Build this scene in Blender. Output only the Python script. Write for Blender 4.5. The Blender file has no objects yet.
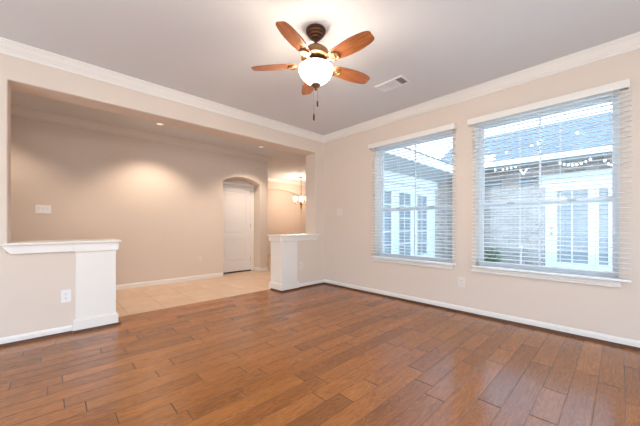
import bpy, bmesh, math, random
from mathutils import Vector, Matrix

scene = bpy.context.scene
COL = scene.collection
random.seed(7)
PI = math.pi

# ------------------------------------------------------------------ camera
cam_d = bpy.data.cameras.new('camera')
cam = bpy.data.objects.new('camera', cam_d)
COL.objects.link(cam)
cam.location = (3.8105, -3.718, 1.083)
cam.rotation_euler = (PI / 2, 0, math.radians(46.51))
cam_d.sensor_width = 36.0
cam_d.lens = 36.0 * 284.6 / 640.0
cam_d.shift_y = 12.5 / 640.0
cam_d.clip_start = 0.05
cam_d.clip_end = 200
scene.camera = cam

# ------------------------------------------------------------------ world, exposure, large lights
world = bpy.data.worlds.new('overcast_sky')
scene.world = world
world.use_nodes = True
wn = world.node_tree
bg = wn.nodes['Background']
# overcast dome: brighter towards the zenith
_tc = wn.nodes.new('ShaderNodeTexCoord')
_sp = wn.nodes.new('ShaderNodeSeparateXYZ')
wn.links.new(_tc.outputs['Generated'], _sp.inputs[0])
_mr = wn.nodes.new('ShaderNodeMapRange')
_mr.inputs['From Min'].default_value = 0.0
_mr.inputs['From Max'].default_value = 1.0
_mr.inputs['To Min'].default_value = 2.7
_mr.inputs['To Max'].default_value = 6.0
wn.links.new(_sp.outputs[2], _mr.inputs['Value'])
wn.links.new(_mr.outputs['Result'], bg.inputs['Strength'])
# whitish near the horizon, bluer higher up
_cr = wn.nodes.new('ShaderNodeValToRGB')
_cr.color_ramp.elements[0].position = 0.08
_cr.color_ramp.elements[0].color = (0.80, 0.90, 1.0, 1)
_cr.color_ramp.elements[1].position = 0.45
_cr.color_ramp.elements[1].color = (0.50, 0.72, 1.0, 1)
wn.links.new(_sp.outputs[2], _cr.inputs['Fac'])
wn.links.new(_cr.outputs['Color'], bg.inputs['Color'])

vs = scene.view_settings
vs.view_transform = 'Standard'
vs.look = 'None'
vs.gamma = 1.0
vs.use_curve_mapping = False
vs.exposure = 0.62


def area_light(name, loc, rot, sx, sy, power, color):
    d = bpy.data.lights.new(name, 'AREA')
    d.shape = 'RECTANGLE'
    d.size = sx
    d.size_y = sy
    d.energy = power
    d.color = color
    o = bpy.data.objects.new(name, d)
    o.location = loc
    o.rotation_euler = rot
    COL.objects.link(o)
    return o


# added fill lights, set in unseen openings behind and beside the camera
area_light('rear_fill', (2.7, -6.28, 1.35), (-PI / 2, 0, PI), 3.6, 2.0, 8, (1.0, 0.92, 0.83))
area_light('side_fill', (5.38, -3.2, 1.35), (0, PI / 2, 0), 2.0, 4.0, 4, (1.0, 0.92, 0.83))


def point_light(name, loc, power, color, radius=0.04):
    d = bpy.data.lights.new(name, 'POINT')
    d.energy = power
    d.color = color
    d.shadow_soft_size = radius
    o = bpy.data.objects.new(name, d)
    o.location = loc
    COL.objects.link(o)
    return o


def spot_light(name, loc, power, color, angle=120, radius=0.04):
    d = bpy.data.lights.new(name, 'SPOT')
    d.energy = power
    d.color = color
    d.spot_size = math.radians(angle)
    d.spot_blend = 0.6
    d.shadow_soft_size = radius
    o = bpy.data.objects.new(name, d)
    o.location = loc
    COL.objects.link(o)
    return o


# ------------------------------------------------------------------ materials
def new_mat(name):
    m = bpy.data.materials.new(name)
    m.use_nodes = True
    nt = m.node_tree
    b = nt.nodes['Principled BSDF']
    return m, nt, b


def setc(b, key, val):
    if key in b.inputs:
        b.inputs[key].default_value = val


def simple(name, col, rough=0.5, metal=0.0, spec=0.5, bump=0.0, bump_scale=60.0, var=0.0):
    m, nt, b = new_mat(name)
    setc(b, 'Base Color', (*col, 1))
    setc(b, 'Roughness', rough)
    setc(b, 'Metallic', metal)
    setc(b, 'Specular IOR Level', spec)
    tc = nt.nodes.new('ShaderNodeTexCoord')
    nz = nt.nodes.new('ShaderNodeTexNoise')
    nz.inputs['Scale'].default_value = bump_scale
    nz.inputs['Detail'].default_value = 3
    nt.links.new(tc.outputs['Object'], nz.inputs['Vector'])
    if var > 0:
        mx = nt.nodes.new('ShaderNodeMix')
        mx.data_type = 'RGBA'
        mx.inputs[6].default_value = (*[c * (1 - var) for c in col], 1)
        mx.inputs[7].default_value = (*[min(1, c * (1 + var)) for c in col], 1)
        nt.links.new(nz.outputs['Fac'], mx.inputs[0])
        nt.links.new(mx.outputs[2], b.inputs['Base Color'])
    if bump > 0:
        bp = nt.nodes.new('ShaderNodeBump')
        bp.inputs['Strength'].default_value = bump
        bp.inputs['Distance'].default_value = 0.002
        nt.links.new(nz.outputs['Fac'], bp.inputs['Height'])
        nt.links.new(bp.outputs['Normal'], b.inputs['Normal'])
    return m


def emissive(name, col, strength, base=(0.9, 0.88, 0.84)):
    m, nt, b = new_mat(name)
    setc(b, 'Base Color', (*base, 1))
    setc(b, 'Emission Color', (*col, 1))
    setc(b, 'Emission Strength', strength)
    setc(b, 'Roughness', 0.4)
    return m


class NX:
    """tiny helper for node maths"""
    def __init__(self, nt):
        self.nt = nt

    def m(self, op, a, b=None, c=None):
        n = self.nt.nodes.new('ShaderNodeMath')
        n.operation = op
        for i, v in enumerate((a, b, c)):
            if v is None:
                continue
            if isinstance(v, (int, float)):
                n.inputs[i].default_value = v
            else:
                self.nt.links.new(v, n.inputs[i])
        return n.outputs[0]

    def comb(self, x, y, z):
        n = self.nt.nodes.new('ShaderNodeCombineXYZ')
        for i, v in enumerate((x, y, z)):
            if isinstance(v, (int, float)):
                n.inputs[i].default_value = v
            else:
                self.nt.links.new(v, n.inputs[i])
        return n.outputs[0]

    def white(self, vec):
        n = self.nt.nodes.new('ShaderNodeTexWhiteNoise')
        n.noise_dimensions = '3D'
        self.nt.links.new(vec, n.inputs['Vector'])
        return n.outputs['Value']

    def noise(self, vec, scale, detail=4, rough=0.55, dist=0.0):
        n = self.nt.nodes.new('ShaderNodeTexNoise')
        n.inputs['Scale'].default_value = scale
        n.inputs['Detail'].default_value = detail
        n.inputs['Roughness'].default_value = rough
        n.inputs['Distortion'].default_value = dist
        self.nt.links.new(vec, n.inputs['Vector'])
        return n.outputs['Fac']

    def ramp(self, fac, stops):
        n = self.nt.nodes.new('ShaderNodeValToRGB')
        cr = n.color_ramp
        while len(cr.elements) < len(stops):
            cr.elements.new(0.5)
        for e, (p, c) in zip(cr.elements, stops):
            e.position = p
            e.color = (*c, 1)
        self.nt.links.new(fac, n.inputs['Fac'])
        return n.outputs['Color']

    def mix(self, fac, a, b, blend='MIX'):
        n = self.nt.nodes.new('ShaderNodeMix')
        n.data_type = 'RGBA'
        n.blend_type = blend
        for i, v in ((0, fac), (6, a), (7, b)):
            if isinstance(v, (int, float)):
                n.inputs[i].default_value = v
            elif isinstance(v, tuple):
                n.inputs[i].default_value = (*v, 1)
            else:
                self.nt.links.new(v, n.inputs[i])
        return n.outputs[2]


def hardwood():
    m, nt, b = new_mat('hickory_planks')
    x = NX(nt)
    tc = nt.nodes.new('ShaderNodeTexCoord')
    sep = nt.nodes.new('ShaderNodeSeparateXYZ')
    nt.links.new(tc.outputs['Object'], sep.inputs[0])
    W = 0.127
    px = x.m('DIVIDE', x.m('ADD', sep.outputs[0], 10.011), W)
    row = x.m('FLOOR', px)
    fx = x.m('FRACT', px)
    r1 = x.white(x.comb(row, 3.7, 1.3))
    r2 = x.white(x.comb(row, 8.1, 5.9))
    L = x.m('ADD', x.m('MULTIPLY', r2, 0.6), 0.95)
    py = x.m('DIVIDE', x.m('ADD', x.m('ADD', sep.outputs[1], 20.0), x.m('MULTIPLY', r1, 5.0)), L)
    col = x.m('FLOOR', py)
    fy = x.m('FRACT', py)
    # split some boards at a random spot so that board lengths vary
    cut = x.m('ADD', x.m('MULTIPLY', x.white(x.comb(row, col, 2.2)), 0.5), 0.25)
    docut = x.m('GREATER_THAN', x.white(x.comb(row, col, 7.7)), 0.45)
    side = x.m('MULTIPLY', x.m('GREATER_THAN', fy, cut), docut)
    rnd = x.white(x.comb(row, col, x.m('ADD', side, 11.0)))
    rnd2 = x.white(x.comb(row, col, x.m('ADD', side, 31.0)))
    # seams
    ex = x.m('MULTIPLY', x.m('MINIMUM', fx, x.m('SUBTRACT', 1.0, fx)), W)
    ey = x.m('MULTIPLY', x.m('MINIMUM', fy, x.m('SUBTRACT', 1.0, fy)), L)
    ec = x.m('ADD', x.m('MULTIPLY', x.m('ABSOLUTE', x.m('SUBTRACT', fy, cut)), L), x.m('MULTIPLY', x.m('SUBTRACT', 1.0, docut), 10.0))
    ee = x.m('MINIMUM', ey, ec)

    def smooth(e, lo, hi):
        n = nt.nodes.new('ShaderNodeMapRange')
        n.interpolation_type = 'SMOOTHSTEP'
        n.inputs['From Min'].default_value = lo
        n.inputs['From Max'].default_value = hi
        nt.links.new(e, n.inputs['Value'])
        return n.outputs['Result']
    seam = x.m('MINIMUM', x.m('ADD', x.m('MULTIPLY', smooth(ex, 0.0006, 0.0028), 0.55), 0.45), smooth(ee, 0.0008, 0.0040))
    bevel = x.m('MINIMUM', smooth(ex, 0.0, 0.006), smooth(ee, 0.0, 0.008))
    # grain, stretched along the boards, shifted per board
    off = x.m('MULTIPLY', rnd, 37.0)
    gv = x.comb(x.m('ADD', x.m('MULTIPLY', sep.outputs[0], 9.0), off), x.m('ADD', x.m('MULTIPLY', sep.outputs[1], 1.1), off), rnd2)
    cath = x.noise(gv, 1.7, 3, 0.5, 1.6)
    rings = x.m('FRACT', x.m('MULTIPLY', cath, 9.0))
    rings = x.m('ABSOLUTE', x.m('SUBTRACT', rings, 0.5))
    fine = x.noise(x.comb(x.m('MULTIPLY', sep.outputs[0], 120.0), x.m('ADD', x.m('MULTIPLY', sep.outputs[1], 5.0), off), rnd2), 1.0, 4, 0.65)
    blot = x.noise(x.comb(x.m('ADD', x.m('MULTIPLY', sep.outputs[0], 5.0), off), x.m('ADD', x.m('MULTIPLY', sep.outputs[1], 2.0), off), rnd), 1.4, 3, 0.5)
    c = x.ramp(rnd, [(0.0, (0.285, 0.086, 0.016)), (0.25, (0.355, 0.112, 0.021)), (0.6, (0.42, 0.136, 0.026)), (0.85, (0.47, 0.156, 0.031)), (1.0, (0.49, 0.168, 0.036))])
    dark = x.mix(0.62, c, (0.10, 0.034, 0.010))
    light = x.mix(0.12, c, (0.60, 0.30, 0.12))
    g = x.m('ADD', x.m('MULTIPLY', rings, 0.75), x.m('MULTIPLY', fine, 0.60))
    gr = x.ramp(g, [(0.32, (0, 0, 0)), (0.78, (1, 1, 1))])
    c2 = x.mix(gr, dark, light)
    c3 = x.mix(0.8, c, c2)
    c4 = x.mix(x.ramp(blot, [(0.42, (0, 0, 0)), (0.75, (0.45, 0.45, 0.45))]), c3, x.mix(0.45, c3, (0.13, 0.05, 0.02)))
    c5 = x.mix(seam, (0.045, 0.018, 0.008), c4)
    nt.links.new(c5, b.inputs['Base Color'])
    rg = x.m('ADD', x.m('MULTIPLY', blot, 0.08), 0.17)
    nt.links.new(rg, b.inputs['Roughness'])
    setc(b, 'Specular IOR Level', 0.8)
    h = x.m('ADD', x.m('MULTIPLY', bevel, 1.0), x.m('ADD', x.m('MULTIPLY', blot, 0.9), x.m('MULTIPLY', rings, 0.10)))
    bp = nt.nodes.new('ShaderNodeBump')
    bp.inputs['Strength'].default_value = 0.55
    bp.inputs['Distance'].default_value = 0.002
    nt.links.new(h, bp.inputs['Height'])
    nt.links.new(bp.outputs['Normal'], b.inputs['Normal'])
    return m


def tile_mat():
    m, nt, b = new_mat('beige_floor_tile')
    x = NX(nt)
    tc = nt.nodes.new('ShaderNodeTexCoord')
    sep = nt.nodes.new('ShaderNodeSeparateXYZ')
    nt.links.new(tc.outputs['Object'], sep.inputs[0])
    P = 0.41
    px = x.m('DIVIDE', x.m('ADD', sep.outputs[0], 8.2 + 0.28), P)
    py = x.m('DIVIDE', x.m('ADD', sep.outputs[1], 8.2 + 2.62), P)
    fx, fy = x.m('FRACT', px), x.m('FRACT', py)
    rnd = x.white(x.comb(x.m('FLOOR', px), x.m('FLOOR', py), 1.0))
    e = x.m('MINIMUM', x.m('MINIMUM', fx, x.m('SUBTRACT', 1.0, fx)), x.m('MINIMUM', fy, x.m('SUBTRACT', 1.0, fy)))
    n = nt.nodes.new('ShaderNodeMapRange')
    n.interpolation_type = 'SMOOTHSTEP'
    n.inputs['From Min'].default_value = 0.006
    n.inputs['From Max'].default_value = 0.014
    nt.links.new(e, n.inputs['Value'])
    base = x.ramp(x.m('ADD', x.m('MULTIPLY', x.noise(tc.outputs['Object'], 5.0, 5, 0.6), 0.8), x.m('MULTIPLY', rnd, 0.2)),
                  [(0.25, (0.56, 0.395, 0.275)), (0.75, (0.72, 0.54, 0.395))])
    c = x.mix(n.outputs['Result'], (0.40, 0.27, 0.18), base)
    nt.links.new(c, b.inputs['Base Color'])
    setc(b, 'Roughness', 0.38)
    bp = nt.nodes.new('ShaderNodeBump')
    bp.inputs['Strength'].default_value = 0.3
    bp.inputs['Distance'].default_value = 0.003
    nt.links.new(n.outputs['Result'], bp.inputs['Height'])
    nt.links.new(bp.outputs['Normal'], b.inputs['Normal'])
    return m


def brick_mat():
    m, nt, b = new_mat('pale_brick')
    x = NX(nt)
    tc = nt.nodes.new('ShaderNodeTexCoord')
    sep = nt.nodes.new('ShaderNodeSeparateXYZ')
    nt.links.new(tc.outputs['Object'], sep.inputs[0])
    v = x.comb(x.m('ADD', sep.outputs[0], sep.outputs[1]), sep.outputs[2], 0.0)
    br = nt.nodes.new('ShaderNodeTexBrick')
    br.inputs['Color1'].default_value = (0.15, 0.108, 0.09, 1)
    br.inputs['Color2'].default_value = (0.33, 0.265, 0.23, 1)
    br.inputs['Mortar'].default_value = (0.50, 0.48, 0.45, 1)
    br.inputs['Scale'].default_value = 1.0
    br.inputs['Mortar Size'].default_value = 0.006
    br.inputs['Brick Width'].default_value = 0.21
    br.inputs['Row Height'].default_value = 0.076
    nt.links.new(v, br.inputs['Vector'])
    c = x.mix(x.noise(tc.outputs['Object'], 3.0), br.outputs['Color'], x.mix(0.35, br.outputs['Color'], (0.45, 0.42, 0.39)))
    nt.links.new(c, b.inputs['Base Color'])
    setc(b, 'Roughness', 0.85)
    return m


def shingle_mat():
    m, nt, b = new_mat('slate_blue_shingles')
    x = NX(nt)
    tc = nt.nodes.new('ShaderNodeTexCoord')
    sep = nt.nodes.new('ShaderNodeSeparateXYZ')
    nt.links.new(tc.outputs['Object'], sep.inputs[0])
    br = nt.nodes.new('ShaderNodeTexBrick')
    br.inputs['Color1'].default_value = (0.085, 0.093, 0.105, 1)
    br.inputs['Color2'].default_value = (0.12, 0.132, 0.148, 1)
    br.inputs['Mortar'].default_value = (0.062, 0.070, 0.082, 1)
    br.inputs['Scale'].default_value = 1.0
    br.inputs['Mortar Size'].default_value = 0.008
    br.inputs['Brick Width'].default_value = 0.30
    br.inputs['Row Height'].default_value = 0.14
    nt.links.new(x.comb(sep.outputs[0], sep.outputs[1], 0.0), br.inputs['Vector'])
    nt.links.new(br.outputs['Color'], b.inputs['Base Color'])
    setc(b, 'Roughness', 0.8)
    return m


def blade_wood():
    m, nt, b = new_mat('fan_blade_wood')
    x = NX(nt)
    tc = nt.nodes.new('ShaderNodeTexCoord')
    mp = nt.nodes.new('ShaderNodeMapping')
    mp.inputs['Scale'].default_value = (2.5, 34.0, 8.0)
    nt.links.new(tc.outputs['Object'], mp.inputs['Vector'])
    f = x.noise(mp.outputs['Vector'], 1.0, 5, 0.6, 0.6)
    c = x.ramp(f, [(0.3, (0.19, 0.055, 0.016)), (0.5, (0.34, 0.110, 0.033)), (0.72, (0.48, 0.19, 0.065))])
    nt.links.new(c, b.inputs['Base Color'])
    setc(b, 'Roughness', 0.35)
    return m


def glass_mat(name, tint=(1, 1, 1), refl=0.9):
    m = bpy.data.materials.new(name)
    m.use_nodes = True
    nt = m.node_tree
    nt.nodes.clear()
    out = nt.nodes.new('ShaderNodeOutputMaterial')
    tr = nt.nodes.new('ShaderNodeBsdfTransparent')
    tr.inputs['Color'].default_value = (*tint, 1)
    gl = nt.nodes.new('ShaderNodeBsdfGlossy')
    gl.inputs['Roughness'].default_value = 0.02
    gl.inputs['Color'].default_value = (refl, refl, refl, 1)
    fr = nt.nodes.new('ShaderNodeFresnel')
    fr.inputs['IOR'].default_value = 1.45
    mx = nt.nodes.new('ShaderNodeMixShader')
    nt.links.new(fr.outputs[0], mx.inputs[0])
    nt.links.new(tr.outputs[0], mx.inputs[1])
    nt.links.new(gl.outputs[0], mx.inputs[2])
    nt.links.new(mx.outputs[0], out.inputs['Surface'])
    return m


def slat_mat():
    m, nt, b = new_mat('white_blind_slat')
    setc(b, 'Base Color', (0.90, 0.91, 0.91, 1))
    setc(b, 'Roughness', 0.4)
    tc = nt.nodes.new('ShaderNodeTexCoord')
    nz = nt.nodes.new('ShaderNodeTexNoise')
    nz.inputs['Scale'].default_value = 30
    nt.links.new(tc.outputs['Object'], nz.inputs['Vector'])
    bp = nt.nodes.new('ShaderNodeBump')
    bp.inputs['Strength'].default_value = 0.05
    nt.links.new(nz.outputs['Fac'], bp.inputs['Height'])
    nt.links.new(bp.outputs['Normal'], b.inputs['Normal'])
    return m


def grass_mat():
    m, nt, b = new_mat('lawn_green')
    x = NX(nt)
    tc = nt.nodes.new('ShaderNodeTexCoord')
    c = x.ramp(x.noise(tc.outputs['Object'], 8.0, 6, 0.7), [(0.3, (0.10, 0.15, 0.05)), (0.7, (0.25, 0.31, 0.14))])
    nt.links.new(c, b.inputs['Base Color'])
    setc(b, 'Roughness', 0.9)
    return m


M_WALL = simple('beige_wall_paint', (0.725, 0.620, 0.528), 0.85, bump=0.10, bump_scale=140, spec=0.25)
M_CEIL = simple('ceiling_paint', (0.712, 0.72, 0.735), 0.9, bump=0.12, bump_scale=160, spec=0.2)
M_TRIM = simple('white_trim_paint', (0.82, 0.775, 0.715), 0.38, bump=0.02, bump_scale=40)
M_CROWN = simple('cream_crown_paint', (0.77, 0.695, 0.615), 0.45, bump=0.02, bump_scale=40)
M_DOOR = simple('white_door_paint', (0.80, 0.765, 0.74), 0.42, bump=0.03, bump_scale=50)
M_ALM = simple('almond_plastic_plate', (0.76, 0.69, 0.625), 0.35, bump=0.01)
M_SHOE = simple('stained_shoe_moulding', (0.085, 0.028, 0.010), 0.4, bump=0.2, bump_scale=80, var=0.35)
M_DARK = simple('dark_threshold', (0.018, 0.014, 0.013), 0.5, bump=0.1)
M_FLOOR = hardwood()
M_TILE = tile_mat()
M_BRICK = brick_mat()
M_SHING = shingle_mat()
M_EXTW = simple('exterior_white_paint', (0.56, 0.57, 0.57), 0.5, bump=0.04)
M_FASC = simple('white_gutter_enamel', (0.85, 0.86, 0.86), 0.35, bump=0.02)
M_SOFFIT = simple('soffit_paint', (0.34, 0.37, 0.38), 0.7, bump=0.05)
M_VINYL = simple('white_window_vinyl', (0.80, 0.85, 0.88), 0.35, bump=0.02)
M_GLASS = glass_mat('clear_window_glass', (0.95, 0.985, 1.0))
M_DGLASS = simple('grey_reflective_glass', (0.20, 0.215, 0.22), 0.07, spec=0.6, bump=0.02, bump_scale=3)
M_SLAT = slat_mat()
M_CORD = simple('white_cord', (0.85, 0.87, 0.88), 0.7, bump=0.05)
M_PLATE = simple('white_plastic_plate', (0.84, 0.82, 0.80), 0.3, bump=0.01)
M_SLOT = simple('dark_slot', (0.10, 0.095, 0.09), 0.5, bump=0.01)
M_BRONZE = simple('oil_rubbed_bronze', (0.105, 0.042, 0.022), 0.38, 0.75, bump=0.08, bump_scale=50, var=0.2)
M_BRASSY = simple('antique_bronze', (0.24, 0.125, 0.055), 0.36, 0.75, bump=0.08, bump_scale=50, var=0.2)
M_BLADE = blade_wood()
M_BOWL = emissive('lit_frosted_bowl', (1.0, 0.87, 0.72), 48.0)
M_CUP = emissive('lit_frosted_cup', (1.0, 0.88, 0.70), 1.3)
M_CAN = emissive('lit_downlight_lens', (1.0, 0.84, 0.66), 0.8)
M_BULB = emissive('lit_small_bulb', (0.92, 0.97, 1.0), 2.2)
M_VENT = simple('white_vent_enamel', (0.78, 0.77, 0.765), 0.4, bump=0.02)
M_DUCT = simple('dark_duct', (0.035, 0.030, 0.028), 0.8, bump=0.05)
M_STEEL = simple('brushed_nickel', (0.30, 0.30, 0.30), 0.35, 0.85, bump=0.03)
M_LAWN = grass_mat()
M_LEAF = simple('shrub_leaf', (0.11, 0.17, 0.075), 0.6, bump=0.1, var=0.4, bump_scale=25)
M_WIRE = simple('dark_wire', (0.07, 0.08, 0.085), 0.6, bump=0.02)
M_PAVE = simple('patio_concrete', (0.42, 0.41, 0.39), 0.85, bump=0.2, bump_scale=30, var=0.12)


# ------------------------------------------------------------------ mesh helpers
def box(bm, x0, y0, z0, x1, y1, z1):
    vs_ = [bm.verts.new(p) for p in ((x0, y0, z0), (x1, y0, z0), (x1, y1, z0), (x0, y1, z0), (x0, y0, z1), (x1, y0, z1), (x1, y1, z1), (x0, y1, z1))]
    for f in ((0, 3, 2, 1), (4, 5, 6, 7), (0, 1, 5, 4), (1, 2, 6, 5), (2, 3, 7, 6), (3, 0, 4, 7)):
        bm.faces.new([vs_[i] for i in f])


def prism(bm, pts, axis, a, b):
    """extrude a 2-D polygon along an axis ('x': pts are (y,z); 'y': (x,z); 'z': (x,y))"""
    def p3(p, t):
        return {'x': (t, p[0], p[1]), 'y': (p[0], t, p[1]), 'z': (p[0], p[1], t)}[axis]
    A = [bm.verts.new(p3(p, a)) for p in pts]
    B = [bm.verts.new(p3(p, b)) for p in pts]
    n = len(pts)
    bm.faces.new(A)
    bm.faces.new(B[::-1])
    for i in range(n):
        bm.faces.new((A[i], B[i], B[(i + 1) % n], A[(i + 1) % n]))


def lathe(bm, prof, cx=0, cy=0, n=32, cap=True):
    rings = []
    for r, z in prof:
        if r < 1e-5:
            rings.append([bm.verts.new((cx, cy, z))])
        else:
            rings.append([bm.verts.new((cx + r * math.cos(2 * PI * k / n), cy + r * math.sin(2 * PI * k / n), z)) for k in range(n)])
    for A, B in zip(rings[:-1], rings[1:]):
        for k in range(n):
            k2 = (k + 1) % n
            if len(A) == 1 and len(B) == 1:
                continue
            if len(A) == 1:
                bm.faces.new((A[0], B[k], B[k2]))
            elif len(B) == 1:
                bm.faces.new((A[k], B[0], A[k2]))
            else:
                bm.faces.new((A[k], B[k], B[k2], A[k2]))
    if cap:
        for R in (rings[0], rings[-1]):
            if len(R) > 2:
                bm.faces.new(R)


def tube(bm, pts, r, n=10):
    pts = [Vector(p) for p in pts]
    rings = []
    for i, p in enumerate(pts):
        d = (pts[min(i + 1, len(pts) - 1)] - pts[max(i - 1, 0)]).normalized()
        u = d.cross(Vector((0, 0, 1)))
        if u.length < 1e-3:
            u = Vector((1, 0, 0))
        u.normalize()
        v = d.cross(u).normalized()
        rr = r[i] if isinstance(r, (list, tuple)) else r
        rings.append([bm.verts.new(p + u * rr * math.cos(2 * PI * k / n) + v * rr * math.sin(2 * PI * k / n)) for k in range(n)])
    for A, B in zip(rings[:-1], rings[1:]):
        for k in range(n):
            bm.faces.new((A[k], A[(k + 1) % n], B[(k + 1) % n], B[k]))
    bm.faces.new(rings[0])
    bm.faces.new(rings[-1])


def sphere(bm, c, r, sx=1, sy=1, sz=1, seg=14):
    m = Matrix.Translation(c) @ Matrix.Diagonal((r * sx, r * sy, r * sz, 1))
    bmesh.ops.create_uvsphere(bm, u_segments=seg, v_segments=max(6, seg // 2), radius=1, matrix=m)


def obj(name, bm, mat, parent=None, bevel=0.0, smooth=False, keep_origin=None):
    bmesh.ops.recalc_face_normals(bm, faces=bm.faces[:])
    me = bpy.data.meshes.new(name)
    bm.to_mesh(me)
    bm.free()
    me.materials.append(mat)
    if smooth:
        for p in me.polygons:
            p.use_smooth = True
        try:
            me.set_sharp_from_angle(angle=math.radians(40))
        except Exception:
            pass
    o = bpy.data.objects.new(name, me)
    COL.objects.link(o)
    if parent is not None:
        o.parent = parent
        o.matrix_parent_inverse = Matrix.Translation(-Vector(parent_world(parent)))
    if bevel > 0:
        md = o.modifiers.new('bevel', 'BEVEL')
        md.width = bevel
        md.segments = 2
        md.limit_method = 'ANGLE'
        md.angle_limit = math.radians(35)
    return o


def parent_world(o):
    """location of an unrotated parent chain (all roots here are unrotated)"""
    if o.type == 'EMPTY':
        return o.location
    return (0, 0, 0)


def struct(o, label, cat):
    o['kind'] = 'structure'
    o['label'] = label
    o['category'] = cat
    return o


def root(name, loc, label, cat, group=None):
    o = bpy.data.objects.new(name, None)
    o.empty_display_size = 0.1
    o.location = loc
    COL.objects.link(o)
    o['label'] = label
    o['category'] = cat
    if group:
        o['group'] = group
    return o


def tag(o, label, cat, group=None):
    o['label'] = label
    o['category'] = cat
    if group:
        o['group'] = group
    return o


def mitred_run(bm, path, i, prof):
    """one leg (i) of a moulding that follows path; prof = (offset to the right of travel, z)"""
    P = [Vector((p[0], p[1], 0)) for p in path]

    def nrm(a, b):
        d = (b - a).normalized()
        return Vector((d.y, -d.x, 0))

    def corner(k, leg):
        n1 = nrm(P[leg], P[leg + 1])
        other = None
        if k == leg and leg > 0:
            other = nrm(P[leg - 1], P[leg])
        if k == leg + 1 and leg + 2 < len(P):
            other = nrm(P[leg + 1], P[leg + 2])
        if other is None:
            return n1
        s = n1 + other
        return s / (1 + n1.dot(other))
    A, B = [], []
    ca, cb = corner(i, i), corner(i + 1, i)
    for off, z in prof:
        a = P[i] + ca * off
        b = P[i + 1] + cb * off
        A.append(bm.verts.new((a.x, a.y, z)))
        B.append(bm.verts.new((b.x, b.y, z)))
    n = len(prof)
    bm.faces.new(A)
    bm.faces.new(B[::-1])
    for k in range(n):
        bm.faces.new((A[k], B[k], B[(k + 1) % n], A[(k + 1) % n]))


# ------------------------------------------------------------------ dimensions
H = 2.74                     # ceiling
TH = 0.285                   # thickness of the opening wall
XE, YB = 5.40, -6.30         # unseen far sides of the room
YL, YR = -3.995, -0.215      # opening in the left wall
ZH = 2.405                   # underside of the header
XF = -2.03                   # hall wall face
TW = 0.20                    # thickness of the window wall
YFE = 0.09                   # end of the hall wall

# ------------------------------------------------------------------ setting: floors, ceiling
bm = bmesh.new()
box(bm, -0.275, YB, -0.06, XE, 0.0, 0.0)
struct(obj('floor', bm, M_FLOOR), 'brown hand-scraped hardwood plank floor of the empty room', 'floor')
bm = bmesh.new()
box(bm, -5.10, YB, -0.06, -0.275, 3.75, 0.0)
struct(obj('floor_hall', bm, M_TILE), 'beige square tile floor of the hall behind the half walls', 'floor')
bm = bmesh.new()
box(bm, -TH, YB - 0.15, H, XE + 0.15, TW, H + 0.12)
struct(obj('ceiling', bm, M_CEIL), 'flat pale ceiling above the fan', 'ceiling')
bm = bmesh.new()
box(bm, -5.10, YB - 0.15, H, -TH, 3.9, H + 0.12)
struct(obj('ceiling_hall', bm, M_CEIL), 'flat hall ceiling seen under the header beam', 'ceiling')

# left wall with the wide opening: full wall, header, end pier
bm = bmesh.new()
prism(bm, [(YB, 0), (YL, 0), (YL, ZH), (YR, ZH), (YR, 0), (TW, 0), (TW, H), (YB, H)], 'x', -TH, 0.0)
wl = struct(obj('wall_left', bm, M_WALL, bevel=0.012), 'beige left wall with wide opening and header beam above', 'wall')

# window wall
W1, W2 = (1.145, 2.345), (2.607, 3.810)
WZ = (0.578, 2.325)
bm = bmesh.new()
xs = [0.0, W1[0], W1[1], W2[0], W2[1], XE]
box(bm, xs[0], 0, 0, xs[1], TW, H)
box(bm, xs[2], 0, 0, xs[3], TW, H)
box(bm, xs[4], 0, 0, XE + 0.15, TW, H)
for a, b_ in (W1, W2):
    box(bm, a, 0, 0, b_, TW, WZ[0])
    box(bm, a, 0, WZ[1], b_, TW, H)
bmesh.ops.remove_doubles(bm, verts=bm.verts[:], dist=1e-5)
struct(obj('wall_right', bm, M_WALL), 'beige wall holding the two wide windows', 'wall')

# unseen sides, with openings added to let fill light in
bm = bmesh.new()
for a in ((-TH, 0.9), (4.5, XE + 0.15)):
    box(bm, a[0], YB - 0.15, 0, a[1], YB, H)
box(bm, 0.9, YB - 0.15, 0, 4.5, YB, 0.35)
box(bm, 0.9, YB - 0.15, 2.35, 4.5, YB, H)
struct(obj('wall_back', bm, M_WALL), 'beige wall behind the viewpoint with a wide opening added to admit light', 'wall')
bm = bmesh.new()
for a in ((YB, -5.2), (-1.2, 0.0)):
    box(bm, XE, a[0], 0, XE + 0.15, a[1], H)
box(bm, XE, -5.2, 0, XE + 0.15, -1.2, 0.35)
box(bm, XE, -5.2, 2.35, XE + 0.15, -1.2, H)
struct(obj('wall_side', bm, M_WALL), 'beige side wall beyond the frame with a wide opening added to admit light', 'wall')


def arc_pts(y0, y1, zs, zp, n=20):
    """segmental arch from (y1, zs) over the peak zp to (y0, zs)"""
    w = (y1 - y0) / 2
    r = (w * w + (zp - zs) ** 2) / (2 * (zp - zs))
    cy, cz = (y0 + y1) / 2, zp - r
    a = math.asin(w / r)
    return [(cy + r * math.sin(a - 2 * a * k / n), cz + r * math.cos(a - 2 * a * k / n)) for k in range(n + 1)]


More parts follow.
